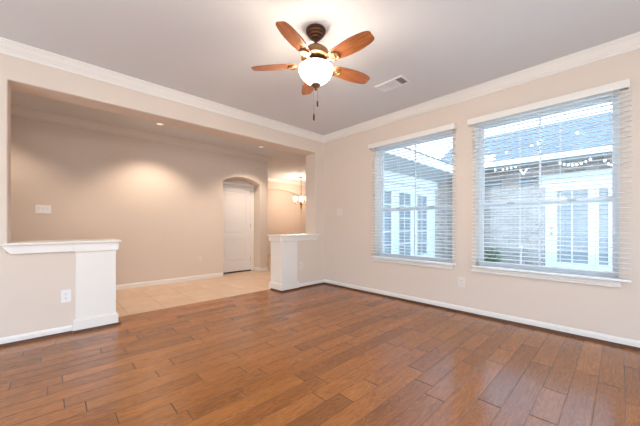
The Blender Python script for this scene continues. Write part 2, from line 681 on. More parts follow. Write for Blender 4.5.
# hall wall with the arched door recess
NY0, NY1 = -1.035, -0.13
bm = bmesh.new()
pts = [(YB, 0), (NY0, 0)] + arc_pts(NY0, NY1, 2.04, 2.165)[::-1] + [(NY1, 0), (YFE, 0), (YFE, H), (YB, H)]
prism(bm, pts, 'x', XF - 0.30, XF)
box(bm, XF - 0.42, NY0 - 0.2, 0, XF - 0.30, YFE, H)
struct(obj('wall_hall', bm, M_WALL, bevel=0.010), 'long beige hall wall with an arched door recess', 'wall')
bm = bmesh.new()
box(bm, -5.1, YFE - 0.15, 0, XF - 0.42, YFE, H)
struct(obj('wall_corridor', bm, M_WALL), 'beige wall turning the corner behind the arched recess', 'wall')
# entry wall with a shallow arched recess
AX = -4.60
bm = bmesh.new()
pts = [(YFE, 0), (1.27, 0)] + arc_pts(1.27, 3.33, 2.20, 2.37)[::-1] + [(3.33, 0), (3.75, 0), (3.75, H), (YFE, H)]
prism(bm, pts, 'x', AX - 0.16, AX)
box(bm, AX - 0.31, YFE, 0, AX - 0.16, 3.75, H)
struct(obj('wall_entry', bm, M_WALL), 'warm lit entry wall with a wide low arch', 'wall')
bm = bmesh.new()
box(bm, -5.1, 3.75, 0, -0.2, 3.90, H)
struct(obj('wall_entry_side', bm, M_WALL), 'beige side wall of the entry behind the chandelier', 'wall')
bm = bmesh.new()
box(bm, -5.1, YB - 0.15, 0, -TH, YB, H)
struct(obj('wall_hall_end', bm, M_WALL), 'beige end wall of the hall beyond the frame', 'wall')

# ------------------------------------------------------------------ half walls
ZC = 0.925


def half_wall(name, label, ya, yb, post, cap_a, cap_b, out_a, out_b):
    bm = bmesh.new()
    box(bm, -TH + 0.002, ya, 0, 0.0012, yb, 0.83)
    w = struct(obj(name, bm, M_WALL), label, 'half wall')
    # flat cap board with the ends shaped, and the frieze under it
    bm = bmesh.new()
    box(bm, -TH - 0.055, cap_a, ZC - 0.022, 0.060, cap_b, ZC)
    obj('cap', bm, M_TRIM, w, bevel=0.006)
    bm = bmesh.new()
    fa, fb = cap_a + 0.018, cap_b - 0.018
    for x0, x1 in ((-TH - 0.030, -TH + 0.001), (0.0, 0.030)):
        # bevelled return where the frieze dies on the full wall
        sa = 0.045 if out_a else 0.0
        sb = 0.045 if out_b else 0.0
        prism(bm, [(fa, ZC - 0.022), (fb, ZC - 0.022), (fb, ZC - 0.040), (fb - sb, 0.822), (fa + sa, 0.822), (fa, ZC - 0.040)], 'x', x0, x1)
    if not out_a:
        box(bm, -TH, fa, 0.822, 0.0, fa + 0.03, ZC - 0.022)
    if not out_b:
        box(bm, -TH, fb - 0.03, 0.822, 0.0, fb, ZC - 0.022)
    obj('frieze', bm, M_TRIM, w, bevel=0.004)
    # boxed post at the free end
    bm = bmesh.new()
    box(bm, -TH - 0.018, post[0], 0, 0.018, post[1], ZC - 0.022)
    p = obj('post', bm, M_TRIM, w, bevel=0.003)
    bm = bmesh.new()
    e = 0.020
    prof = 0.131
    box(bm, -TH - 0.018 - e, post[0] - e, 0, 0.018 + e, post[1] + e, prof - 0.012)
    box(bm, -TH - 0.018 - e * 0.6, post[0] - e * 0.6, prof - 0.012, 0.018 + e * 0.6, post[1] + e * 0.6, prof)
    obj('plinth', bm, M_TRIM, p, bevel=0.004)
    # frieze block wrapped around the post
    bm = bmesh.new()
    box(bm, -TH - 0.036, post[0] - 0.018, 0.815, 0.036, post[1] + 0.018, ZC - 0.022)
    obj('post_collar', bm, M_TRIM, p, bevel=0.004)
    return w


half_wall('wall_low_left', 'low half wall with white cap and square post left of the hall opening', -4.08, -3.53, (-3.532, -3.195), -4.045, -3.150, True, False)
half_wall('wall_low_right', 'low half wall with white cap and square post near the room corner', -0.66, -0.12, (-0.980, -0.648), -1.030, -0.150, False, True)

# ------------------------------------------------------------------ baseboards, crown
BB = [(0.0, 0.0), (0.014, 0.0), (0.014, 0.058), (0.010, 0.068), (0.006, 0.078), (0.0, 0.080)]
SH = [(0.014, 0.0), (0.034, 0.0), (0.033, 0.010), (0.029, 0.018), (0.022, 0.023), (0.014, 0.025)]


def baseboard(name, label, path, shoe=True):
    bm = bmesh.new()
    for i in range(len(path) - 1):
        mitred_run(bm, path, i, BB)
    o = struct(obj(name, bm, M_TRIM), label, 'baseboard')
    if shoe:
        bm = bmesh.new()
        for i in range(len(path) - 1):
            mitred_run(bm, path, i, SH)
        obj('shoe_moulding', bm, M_SHOE, o)
    return o


baseboard('baseboard_left', 'white baseboard with brown shoe under the left half wall outlet', [(0, YB), (0, -3.553)])
baseboard('baseboard_right', 'white baseboard with brown shoe along the window wall', [(0, -0.628), (0, 0), (XE, 0)])
baseboard('baseboard_hall', 'white baseboard along the hall wall on the tile', [(XF, YB), (XF, NY0), (XF - 0.30, NY0)][:2], False)
baseboard('baseboard_corner', 'short white baseboard right of the arched recess', [(XF - 0.285, NY1), (XF, NY1), (XF, YFE), (-4.6, YFE)], False)
# shoe around the two plinths
for nm, y0, y1, yc in (('trim_1', -3.552, -3.175, 'left'), ('trim_2', -1.000, -0.628, 'right')):
    bm = bmesh.new()
    path = [(0.038 - 0.014, y0), (0.038 - 0.014, y1), (-0.25, y1)] if yc == 'left' else [(-0.25, y0), (0.038 - 0.014, y0), (0.038 - 0.014, y1)]
    sh = [(o - 0.0, z) for o, z in SH]
    if yc == 'left':
        for i in range(2):
            mitred_run(bm, [(path[0][0], path[0][1]), (path[1][0], path[1][1] - 0.014), (path[2][0], path[2][1] - 0.014)], i, sh)
    else:
        pp = [(-0.25, y0 + 0.014), (0.024, y0 + 0.014), (0.024, y1)]
        # travel so that the open room lies on the right of the run
        for i in range(2):
            mitred_run(bm, pp, i, sh)
    struct(obj(nm, bm, M_SHOE), 'thin brown shoe moulding around the %s post plinth' % yc, 'shoe moulding')

CR = [(0.0, H - 0.118), (0.009, H - 0.118), (0.011, H - 0.111), (0.007, H - 0.105), (0.007, H - 0.084), (0.014, H - 0.081), (0.017, H - 0.072), (0.026, H - 0.062),
      (0.037, H - 0.044), (0.044, H - 0.029), (0.051, H - 0.025), (0.053, H - 0.015), (0.062, H - 0.011), (0.063, H), (0.0, H)]


def crown(name, label, path, i):
    bm = bmesh.new()
    mitred_run(bm, path, i, CR)
    return struct(obj(name, bm, M_TRIM), label, 'crown moulding')


room_path = [(0, YB), (0, 0), (XE, 0)]
crown('trim_3', 'white crown moulding above the header of the left wall', room_path, 0)
crown('trim_4', 'white crown moulding above the windows', room_path, 1)
hall_path = [(XF, YB), (XF, YFE), (-4.6, YFE)]
bm = bmesh.new()
for i in range(2):
    mitred_run(bm, hall_path, i, CR)
struct(obj('trim_5', bm, M_CROWN), 'crown moulding at the top of the hall wall', 'crown moulding')
bm = bmesh.new()
mitred_run(bm, [(AX, YFE), (AX, 3.75)], 0, CR)
struct(obj('trim_6', bm, M_TRIM), 'crown moulding above the entry arch', 'crown moulding')

# ------------------------------------------------------------------ hall door in the recess
DX = XF - 0.30
d = root('door_1', (DX, -0.62, 0), 'white two-panel door in the arched hall recess', 'door')
d['kind'] = 'structure'
DY0, DY1, DZ = -1.03, -0.222, 1.995
bm = bmesh.new()


def panelled(bm, y0, y1, z0, z1, xf, cells, depth=0.012):
    """door leaf facing +x with sunken panels in the given cells (ya, yb, za, zb)"""
    ys = sorted({y0, y1} | {c[0] for c in cells} | {c[1] for c in cells})
    zs = sorted({z0, z1} | {c[2] for c in cells} | {c[3] for c in cells})
    for i in range(len(ys) - 1):
        for j in range(len(zs) - 1):
            cy, cz = (ys[i] + ys[i + 1]) / 2, (zs[j] + zs[j + 1]) / 2
            inside = any(c[0] < cy < c[1] and c[2] < cz < c[3] for c in cells)
            box(bm, xf - 0.03, ys[i], zs[j], xf - (depth if inside else 0), ys[i + 1], zs[j + 1])
    for a, b_, c, e in cells:
        # raised field in each panel
        m = 0.035
        A = [bm.verts.new((xf - depth, y, z)) for y, z in ((a + m * .5, c + m * .5), (b_ - m * .5, c + m * .5), (b_ - m * .5, e - m * .5), (a + m * .5, e - m * .5))]
        B = [bm.verts.new((xf - 0.003, y, z)) for y, z in ((a + m, c + m), (b_ - m, c + m), (b_ - m, e - m), (a + m, e - m))]
        bm.faces.new(B)
        for k in range(4):
            bm.faces.new((A[k], A[(k + 1) % 4], B[(k + 1) % 4], B[k]))


panelled(bm, DY0, DY1, 0.028, DZ, DX + 0.034, [(DY0 + 0.12, DY1 - 0.12, 0.26, 0.76), (DY0 + 0.12, DY1 - 0.12, 0.90, DZ - 0.13)])
obj('leaf', bm, M_DOOR, d)
bm = bmesh.new()
for a, b_ in ((DY1, DY1 + 0.088),):
    box(bm, DX + 0.001, a, 0, DX + 0.045, b_, DZ + 0.072)
box(bm, DX + 0.001, DY0, DZ + 0.008, DX + 0.052, DY1, DZ + 0.072)
obj('casing', bm, M_TRIM, d, bevel=0.006)
bm = bmesh.new()
box(bm, DX + 0.001, DY0, 0.0, DX + 0.055, DY1, 0.026)
o = obj('threshold', bm, M_DARK, d)
o['label'] = 'black threshold strip'
bm = bmesh.new()
for z in (0.25, 1.05, 1.82):
    tube(bm, [(DX + 0.044, DY1 - 0.002, z), (DX + 0.044, DY1 - 0.002, z + 0.085)], 0.005, 8)
obj('hinge', bm, M_STEEL, d)


# ------------------------------------------------------------------ windows
def window(name, label, x0, x1):
    z0, z1 = WZ
    w = root(name, ((x0 + x1) / 2, 0.10, z0), label, 'window')
    w['kind'] = 'structure'
    ya, yb = 0.130, 0.195
    fr = 0.026
    bm = bmesh.new()
    box(bm, x0, ya, z0, x0 + fr, yb, z1)
    box(bm, x1 - fr, ya, z0, x1, yb, z1)
    box(bm, x0 + fr, ya, z0, x1 - fr, yb, z0 + fr)
    box(bm, x0 + fr, ya, z1 - fr, x1 - fr, yb, z1)
    obj('frame', bm, M_VINYL, w, bevel=0.003)
    zm = 1.335
    for nm, za, zb, yy in (('upper_sash', zm - 0.026, z1 - fr, 0.162), ('lower_sash', z0 + fr, zm + 0.026, 0.136)):
        bm = bmesh.new()
        t = 0.026
        a, b_ = x0 + fr, x1 - fr
        box(bm, a, yy, za, a + t, yy + 0.024, zb)
        box(bm, b_ - t, yy, za, b_, yy + 0.024, zb)
        box(bm, a + t, yy, za, b_ - t, yy + 0.024, za + t + 0.014)
        box(bm, a + t, yy, zb - t - 0.008, b_ - t, yy + 0.024, zb)
        xm = (a + b_) / 2
        box(bm, xm - 0.009, yy + 0.006, za + t, xm + 0.009, yy + 0.018, zb - t)
        s = obj(nm, bm, M_VINYL, w, bevel=0.002)
        bm = bmesh.new()
        box(bm, a + t * .7, yy + 0.010, za + t * .7, b_ - t * .7, yy + 0.014, zb - t * .7)
        obj('pane', bm, M_GLASS, s)
        if nm == 'lower_sash':
            for q in (0.27, 0.73):
                bm = bmesh.new()
                xq = a + (b_ - a) * q
                box(bm, xq - 0.035, yy - 0.012, zb - 0.026, xq + 0.035, yy, zb - 0.008)
                obj('sash_lock', bm, M_STEEL, s, bevel=0.004)
    bm = bmesh.new()
    e = 0.004
    box(bm, x0, 0.001, z0, x0 + e, ya, z1)
    box(bm, x1 - e, 0.001, z0, x1, ya, z1)
    box(bm, x0 + e, 0.001, z1 - e, x1 - e, ya, z1)
    obj('bright_reveal_skin', bm, M_TRIM, w)  # added white skin, daylight on the reveals put into its colour
    # stool with a narrow apron
    bm = bmesh.new()
    box(bm, x0 - 0.02, -0.016, z0 - 0.014, x1 + 0.004, 0.130, z0)
    box(bm, x0 - 0.03, -0.012, z0 - 0.036, x1 + 0.008, 0.0, z0 - 0.014)
    box(bm, x0 - 0.035, -0.030, z0 - 0.052, x1 + 0.010, 0.0, z0 - 0.036)
    obj('sill', bm, M_TRIM, w, bevel=0.004)
    return w


window('window_1', 'double-hung white window nearer the room corner', *W1)
window('window_2', 'larger-looking white window at the far end from the corner', *W2)


def blind(label, x0, x1, cx0, cx1):
    z0, z1 = 0.588, 2.352
    b = root('window_blind', ((x0 + x1) / 2, -0.045, z0), label, 'blind', 'white slatted blinds over the windows')
    bm = bmesh.new()
    # valance board with short returns
    box(bm, cx0, -0.092, z1 - 0.070, cx1, -0.080, z1)
    box(bm, cx0, -0.080, z1 - 0.070, cx0 + 0.010, 0.0, z1)
    box(bm, cx1 - 0.010, -0.080, z1 - 0.070, cx1, 0.0, z1)
    obj('valance', bm, M_TRIM, b, bevel=0.004)
    bm = bmesh.new()
    box(bm, x0 + 0.012, -0.074, z1 - 0.052, x1 - 0.012, -0.016, z1 - 0.004)
    obj('head_rail', bm, M_SLAT, b, bevel=0.002)
    bm = bmesh.new()
    pitch = 0.0445
    zt = z1 - 0.088
    n = int((zt - (z0 + 0.045)) / pitch) + 1
    yc, hw = -0.045, 0.025
    tilt = math.radians(1)
    for k in range(n):
        zc = zt - k * pitch + random.uniform(-0.0008, 0.0008)
        top, bot = [], []
        for s in range(5):
            u = -1 + s * 0.5
            crownz = 0.0022 * (1 - u * u)
            y = yc + u * hw * math.cos(tilt)
            z = zc + u * hw * math.sin(tilt) + crownz
            top.append((y, z + 0.0016))
            bot.append((y, z - 0.0016))
        e = 0.0015 * math.sin(k * 2.1)
        prism(bm, top + bot[::-1], 'x', x0 + e, x1 + e)
    obj('slat_panel', bm, M_SLAT, b)
    bm = bmesh.new()
    box(bm, x0, -0.070, z0, x1, -0.020, z0 + 0.020)
    obj('bottom_rail', bm, M_SLAT, b, bevel=0.004)
    for q in (0.09, 0.37, 0.63, 0.91):
        xq = x0 + (x1 - x0) * q
        bm = bmesh.new()
        for yy in (-0.0715, -0.0185):
            box(bm, xq - 0.0012, yy - 0.0008, z0 + 0.01, xq + 0.0012, yy + 0.0008, z1 - 0.03)
        obj('ladder_cord', bm, M_CORD, b)
    return b


blind('white horizontal slat blind on the window nearer the room corner', 1.128, 2.392, 1.088, 2.402)
blind('white horizontal slat blind on the window farther from the room corner', 2.590, 3.880, 2.550, 3.870)


# ------------------------------------------------------------------ outlets and switches
def on_wall(axis, c, u, v):
    """local (u along wall, v up, w out of wall) -> world, for the wall facing +x ('x') or -y ('y')"""
    if axis == 'x':
        return lambda a, b, w: (c + w, u + a, v + b)
    return lambda a, b, w: (u + a, c - w, v + b)


def wbox(bm, f, a0, b0, w0, a1, b1, w1):
    P, Q = f(a0, b0, w0), f(a1, b1, w1)
    lo = [min(p, q) for p, q in zip(P, Q)]
    hi = [max(p, q) for p, q in zip(P, Q)]
    box(bm, *lo, *hi)


def outlet(label, axis, c, u, z, pm):
    f = on_wall(axis, c, u, z)
    r = root('wall_outlet', f(0, 0, 0), label, 'outlet', 'wall outlets')
    bm = bmesh.new()
    wbox(bm, f, -0.039, -0.062, 0.0005, 0.039, 0.062, 0.006)
    obj('cover_plate', bm, pm, r, bevel=0.002)
    for s in (-1, 1):
        bm = bmesh.new()
        wbox(bm, f, -0.017, s * 0.0195 - 0.014, 0.006, 0.017, s * 0.0195 + 0.014, 0.0085)
        q = obj('receptacle', bm, pm, r, bevel=0.003)
        bm = bmesh.new()
        for a in (-0.0065, 0.0065):
            wbox(bm, f, a - 0.0016, s * 0.0195 - 0.002, 0.0080, a + 0.0016, s * 0.0195 + 0.007, 0.0090)
        wbox(bm, f, -0.0025, s * 0.0195 - 0.010, 0.0080, 0.0025, s * 0.0195 - 0.006, 0.0090)
        obj('slot', bm, M_SLOT, q)
    return r


def switch(label, axis, c, u, z, gangs, pm):
    f = on_wall(axis, c, u, z)
    r = root('light_switch', f(0, 0, 0), label, 'light switch')
    w = 0.046 * gangs + 0.027
    bm = bmesh.new()
    wbox(bm, f, -w / 2, -0.060, 0.0005, w / 2, 0.060, 0.006)
    obj('cover_plate', bm, pm, r, bevel=0.002)
    for k in range(gangs):
        a = (k - (gangs - 1) / 2) * 0.046
        bm = bmesh.new()
        wbox(bm, f, a - 0.0175, -0.036, 0.006, a + 0.0175, 0.036, 0.0072)
        s = obj('rocker', bm, pm, r, bevel=0.001)
        bm = bmesh.new()
        P = [f(a + sx * 0.015, bz, ww) for sx in (-1, 1) for bz, ww in ((-0.032, 0.0072), (0.0, 0.0085), (0.032, 0.012))]
        V = [bm.verts.new(p) for p in P]
        bm.faces.new((V[0], V[3], V[4], V[1]))
        bm.faces.new((V[1], V[4], V[5], V[2]))
        obj('paddle', bm, pm, s)
    return r


outlet('white outlet on the left half wall beside its square white post', 'x', 0.0, -3.602, 0.378, M_PLATE)
outlet('small outlet on the right half wall between its post and the room corner', 'x', 0.0, -0.572, 0.385, M_ALM)
outlet('pale outlet low on the window wall between the two windows', 'y', 0.0, 2.452, 0.378, M_ALM)
outlet('faint outlet low on the hall wall left of the arched door', 'x', XF, -1.528, 0.405, M_ALM)
switch('white three-gang light switch on the hall wall left side', 'x', XF, -3.79, 1.322, 3, M_PLATE)
switch('pale two-gang light switch on the window wall near the corner', 'y', 0.0, 0.393, 1.318, 2, M_ALM)

# ------------------------------------------------------------------ ceiling register
v = root('ceiling_vent', (1.978, -0.81, H), 'white rectangular air vent in the ceiling right of the fan', 'vent')
x0, x1, y0, y1 = 1.795, 2.160, -0.915, -0.705
bm = bmesh.new()
fw = 0.028
for a in ((x0, y0, x1, y0 + fw), (x0, y1 - fw, x1, y1), (x0, y0 + fw, x0 + fw, y1 - fw), (x1 - fw, y0 + fw, x1, y1 - fw)):
    box(bm, a[0], a[1], H - 0.010, a[2], a[3], H - 0.0005)
obj('frame', bm, M_VENT, v, bevel=0.004)
bm = bmesh.new()
box(bm, x0 + fw, y0 + fw, H - 0.002, x1 - fw, y1 - fw, H - 0.0005)
o = obj('duct_opening', bm, M_DUCT, v)
o['label'] = 'dark duct behind the louvers'
bm = bmesh.new()
n = 17
for k in range(n):
    xc = x0 + fw + (k + 0.5) * (x1 - x0 - 2 * fw) / n
    if k < n * 0.28:
        dx, zl, zr = 0.0075, H - 0.010, H - 0.002
    elif k < n * 0.72:
        dx, zl, zr = 0.0045, H - 0.010, H - 0.002
    else:
        dx, zl, zr = 0.0075, H - 0.002, H - 0.010
    prism(bm, [(xc - dx, zl), (xc - dx + 0.002, zl), (xc + dx, zr), (xc + dx - 0.002, zr)], 'y', y0 + fw, y1 - fw)
obj('louver', bm, M_VENT, v)
bm = bmesh.new()
xd = x0 + fw + 0.72 * (x1 - x0 - 2 * fw)
box(bm, xd - 0.003, y0 + fw, H - 0.011, xd + 0.003, y1 - fw, H - 0.002)
obj('divider', bm, M_VENT, v)

# ------------------------------------------------------------------ ceiling fan
FX, FY = 2.036, -2.083
fan = root('ceiling_fan', (FX, FY, H), 'five-blade wooden ceiling fan with lit glass bowl', 'ceiling fan')
bm = bmesh.new()
lathe(bm, [(0.0, H), (0.080, H), (0.084, H - 0.006), (0.084, H - 0.022), (0.078, H - 0.026), (0.078, H - 0.032), (0.070, H - 0.044), (0.064, H - 0.046), (0.062, H - 0.054), (0.052, H - 0.064), (0.046, H - 0.065), (0.044, H - 0.072), (0.032, H - 0.084), (0.024, H - 0.086), (0.022, H - 0.092), (0.0, H - 0.092)], FX, FY, 36)
obj('canopy', bm, M_BRONZE, fan, smooth=True)
bm = bmesh.new()
lathe(bm, [(0.0, H - 0.08), (0.0135, H - 0.08), (0.0135, H - 0.140), (0.026, H - 0.140), (0.030, H - 0.150), (0.030, H - 0.158), (0, H - 0.158)], FX, FY, 24)
obj('downrod', bm, M_BRONZE, fan, smooth=True)
bm = bmesh.new()
lathe(bm, [(0.0, 2.592), (0.050, 2.590), (0.082, 2.578), (0.106, 2.556), (0.116, 2.532), (0.118, 2.508), (0.124, 2.504), (0.124, 2.494), (0.116, 2.488), (0.100, 2.478), (0.060, 2.474), (0.0, 2.474)], FX, FY, 44)
obj('motor_housing', bm, M_BRASSY, fan, smooth=True)
# fitter that carries the bowl
bm = bmesh.new()
lathe(bm, [(0.0, 2.474), (0.062, 2.474), (0.070, 2.466), (0.070, 2.446), (0.058, 2.440), (0.0, 2.440)], FX, FY, 36)
obj('switch_housing', bm, M_BRONZE, fan, smooth=True)
bm = bmesh.new()
lathe(bm, [(0.0, 2.440), (0.112, 2.438), (0.124, 2.434), (0.126, 2.428), (0.118, 2.425), (0.0, 2.426)], FX, FY, 40)
obj('fitter_shield_pan', bm, M_BRASSY, fan, smooth=True)  # pan over the bowl, added to block light thrown upward
# glass bowl, open at the top
bm = bmesh.new()
prof_o = [(0.138, 2.416), (0.143, 2.407), (0.140, 2.392), (0.134, 2.372), (0.120, 2.344), (0.096, 2.316), (0.068, 2.296), (0.040, 2.282), (0.014, 2.276)]
prof_i = [(r - 0.005 if r > 0.02 else r - 0.004, z + 0.004) for r, z in prof_o[::-1]]
lathe(bm, prof_o + prof_i + [prof_o[0]], FX, FY, 48, cap=False)
bowl = obj('light_bowl', bm, M_BOWL, fan, smooth=True)
bowl['label'] = 'glowing frosted glass bowl'
bm = bmesh.new()
lathe(bm, [(0.0, 2.272), (0.020, 2.276), (0.041, 2.280), (0.043, 2.274), (0.038, 2.266), (0.026, 2.256), (0.016, 2.248), (0.011, 2.242), (0.013, 2.236), (0.008, 2.228), (0.0, 2.226)], FX, FY, 24)
obj('finial', bm, M_BRASSY, bowl, smooth=True)
bm = bmesh.new()
tube(bm, [(FX, FY, 2.425), (FX, FY, 2.282)], 0.005, 8)
obj('centre_stem', bm, M_BRASSY, bowl)


def blade_outline():
    """half widths along the blade (u from the hub)"""
    return [(0.165, 0.036), (0.185, 0.046), (0.22, 0.054), (0.28, 0.062), (0.34, 0.067), (0.40, 0.0685), (0.45, 0.065), (0.50, 0.0575), (0.53, 0.050), (0.548, 0.042), (0.557, 0.030)]


BL = blade_outline()
pitch = math.radians(-13)
proto = None
for k in range(5):
    ang = math.radians(3.7 + 72 * k)
    rot = Matrix.Translation((FX, FY, 2.446)) @ Matrix.Rotation(ang, 4, 'Z')
    if k == 0:
        bm = bmesh.new()
        top, bot = [], []
        for u, w in BL:
            top.append([bm.verts.new((u, -w, 0.004)), bm.verts.new((u, -w * .5, 0.0045)), bm.verts.new((u, 0, 0.0045)), bm.verts.new((u, w * .5, 0.0045)), bm.verts.new((u, w, 0.004))])
            bot.append([bm.verts.new((u, -w, -0.004)), bm.verts.new((u, -w * .5, -0.0045)), bm.verts.new((u, 0, -0.0045)), bm.verts.new((u, w * .5, -0.0045)), bm.verts.new((u, w, -0.004))])
        for R in (top, bot):
            for A, B in zip(R[:-1], R[1:]):
                for i in range(4):
                    bm.faces.new((A[i], A[i + 1], B[i + 1], B[i]))
        for i in range(len(BL) - 1):
            for e in (0, 4):
                bm.faces.new((top[i][e], top[i + 1][e], bot[i + 1][e], bot[i][e]))
        for e in (0, -1):
            for i in range(4):
                bm.faces.new((top[e][i], top[e][i + 1], bot[e][i + 1], bot[e][i]))
        bmesh.ops.transform(bm, matrix=Matrix.Rotation(pitch, 4, 'X'), verts=bm.verts[:])
        bl = obj('blade', bm, M_BLADE, None)
        # blade iron: arm from the hub ending in a round medallion under the blade root
        bm = bmesh.new()
        tube(bm, [(0.060, 0, 0.022), (0.095, 0, 0.014), (0.130, 0, -0.010), (0.165, 0, -0.014), (0.20, 0, -0.010)], [0.011, 0.010, 0.010, 0.011, 0.008], 10)
        T = Matrix.Translation((0.205, 0, -0.012)) @ Matrix.Rotation(pitch, 4, 'X')
        b2 = bmesh.new()
        lathe(b2, [(0.0, 0.006), (0.040, 0.006), (0.043, 0.0), (0.040, -0.006), (0.030, -0.007), (0.026, -0.003), (0.012, -0.003), (0.010, -0.007), (0.0, -0.008)], 0, 0, 28)
        bmesh.ops.transform(b2, matrix=T, verts=b2.verts[:])
        tmp = bpy.data.meshes.new('tmp')
        b2.to_mesh(tmp)
        b2.free()
        bm.from_mesh(tmp)
        bpy.data.meshes.remove(tmp)
        ir = obj('blade_bracket', bm, M_BRASSY, None, smooth=True)
        proto = (bl, ir)
    else:
        bl = proto[0].copy()
        ir = proto[1].copy()
        COL.objects.link(bl)
        COL.objects.link(ir)
    bl.parent = fan
    bl.matrix_parent_inverse = Matrix.Translation((-FX, -FY, -H))
    bl.matrix_basis = rot
    ir.parent = bl
    ir.matrix_parent_inverse = Matrix.Identity(4)
    ir.matrix_basis = Matrix.Identity(4)

for dx, dy, zb in ((0.012, 0.008, 2.115), (-0.016, -0.008, 2.002)):
    bm = bmesh.new()
    px_, py_ = FX + dx, FY + dy
    z = 2.27
    tube(bm, [(px_, py_, 2.262), (px_, py_, zb + 0.03)], 0.0016, 6)
    ch = obj('pull_chain', bm, M_STEEL, fan)
    bm = bmesh.new()
    lathe(bm, [(0.0, zb + 0.034), (0.004, zb + 0.032), (0.0075, zb + 0.020), (0.0085, zb), (0.0075, zb - 0.022), (0.003, zb - 0.028), (0.0, zb - 0.028)], px_, py_, 14)
    obj('pull_knob', bm, M_BRONZE, ch, smooth=True)
point_light('fan_bulb_light', (FX + 0.05, FY + 0.03, 2.385), 3.5, (1.0, 0.82, 0.64), 0.03)
point_light('fan_bulb_light_second', (FX - 0.05, FY - 0.03, 2.385), 3.5, (1.0, 0.82, 0.64), 0.03)

# ------------------------------------------------------------------ recessed hall lights
for lab, x, y in (('round recessed downlight in the hall ceiling above the long bare wall', -1.36, -2.415), ('round recessed downlight in the hall ceiling before the arched door', -1.40, -0.487)):
    r = root('recessed_light', (x, y, H), lab, 'ceiling light', 'hall ceiling downlights')
    bm = bmesh.new()
    lathe(bm, [(0.044, H - 0.001), (0.060, H - 0.001), (0.060, H - 0.004), (0.046, H - 0.006), (0.042, H - 0.002)], x, y, 28, cap=False)
    obj('trim_ring', bm, M_VENT, r, smooth=True)
    bm = bmesh.new()
    lathe(bm, [(0.0, H - 0.0012), (0.043, H - 0.0012), (0.038, H - 0.003), (0.0, H - 0.004)], x, y, 28)
    obj('lens', bm, M_CAN, r, smooth=True)
    spot_light('downlight_beam', (x, y, H - 0.02), 64, (1.0, 0.82, 0.66), 115)

spot_light('hall_fill_spot', (-1.36, -4.35, H - 0.03), 30, (1.0, 0.82, 0.66), 115)  # added fill for the near end of the hall wall, no fixture

# ------------------------------------------------------------------ entry chandelier
CX, CY = -3.68, 2.50
ch = root('chandelier', (CX, CY, H), 'bronze chandelier with glowing glass cups hanging in the entry', 'chandelier')
bm = bmesh.new()
lathe(bm, [(0.0, H), (0.075, H), (0.072, H - 0.014), (0.045, H - 0.026), (0.0, H - 0.030)], CX, CY, 24)
obj('canopy', bm, M_BRASSY, ch, smooth=True)
bm = bmesh.new()
tube(bm, [(CX, CY, H - 0.02), (CX, CY, 2.17)], 0.009, 10)
obj('stem', bm, M_BRASSY, ch)
bm = bmesh.new()
lathe(bm, [(0.0, 2.20), (0.018, 2.19), (0.026, 2.17), (0.014, 2.14), (0.013, 1.93), (0.030, 1.90), (0.042, 1.86), (0.044, 1.82), (0.032, 1.78), (0.022, 1.72), (0.026, 1.70), (0.016, 1.66), (0.006, 1.625), (0.0, 1.615)], CX, CY, 24)
obj('centre_body', bm, M_BRASSY, ch, smooth=True)
for k in range(6):
    a = math.radians(20 + 60 * k)
    ca, sa = math.cos(a), math.sin(a)
    bm = bmesh.new()
    tube(bm, [(CX + r * ca, CY + r * sa, z) for r, z in ((0.03, 1.83), (0.09, 1.79), (0.15, 1.785), (0.205, 1.81), (0.235, 1.86), (0.24, 1.905))], 0.008, 8)
    ar = obj('arm', bm, M_BRASSY, ch, smooth=True)
    bm = bmesh.new()
    ox, oy = CX + 0.24 * ca, CY + 0.24 * sa
    po = [(0.022, 1.905), (0.045, 1.918), (0.064, 1.95), (0.070, 1.99), (0.068, 2.03), (0.074, 2.055)]
    lathe(bm, po + [(r - 0.004, z) for r, z in po[::-1]] + [po[0]], ox, oy, 20, cap=False)
    obj('glass_cup', bm, M_CUP, ar, smooth=True)
point_light('chandelier_glow', (CX, CY, 2.02), 50, (1.0, 0.79, 0.63), 0.22)

# ------------------------------------------------------------------ courtyard outside
bm = bmesh.new()
box(bm, 0.0, TW, -0.22, 12.0, 5.9, -0.12)
struct(obj('ground_lawn', bm, M_LAWN), 'green courtyard lawn outside the windows', 'lawn')
bm = bmesh.new()
box(bm, 0.0, TW, -0.12, 2.2, 4.6, -0.06)
box(bm, 2.2, TW, -0.12, 6.5, 5.9, -0.06)
struct(obj('path_bounce_patio', bm, M_PAVE), 'pale concrete patio added to bounce skylight indoors', 'patio')  # pale paving added to reflect skylight up through the windows

# wing wall (x = 0) and far brick wall
bm = bmesh.new()
box(bm, -0.2, TW, -0.2, 0.0, 5.9, H + 0.05)
struct(obj('wall_wing', bm, M_BRICK), 'brick wall of the house wing with white glazed doors', 'wall')
bm = bmesh.new()
box(bm, -0.2, 5.9, -0.2, 12.0, 6.1, 2.95)
struct(obj('wall_court', bm, M_BRICK), 'pale brick house wall across the courtyard', 'wall')


def roof(name, label, prof, axis, a, b, mat, fascia, fasc_label):
    bm = bmesh.new()
    prism(bm, prof, axis, a, b)
    o = struct(obj(name, bm, mat), label, 'roof')
    bm = bmesh.new()
    prism(bm, fascia[0], axis, a, b)
    f_ = obj('fascia', bm, M_FASC, o)
    bm = bmesh.new()
    prism(bm, fascia[1], axis, a, b)
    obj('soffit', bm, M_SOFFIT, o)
    if len(fascia) > 2:
        bm = bmesh.new()
        prism(bm, fascia[2], axis, a, b)
        obj('drip_edge', bm, M_WIRE, o)
    return o


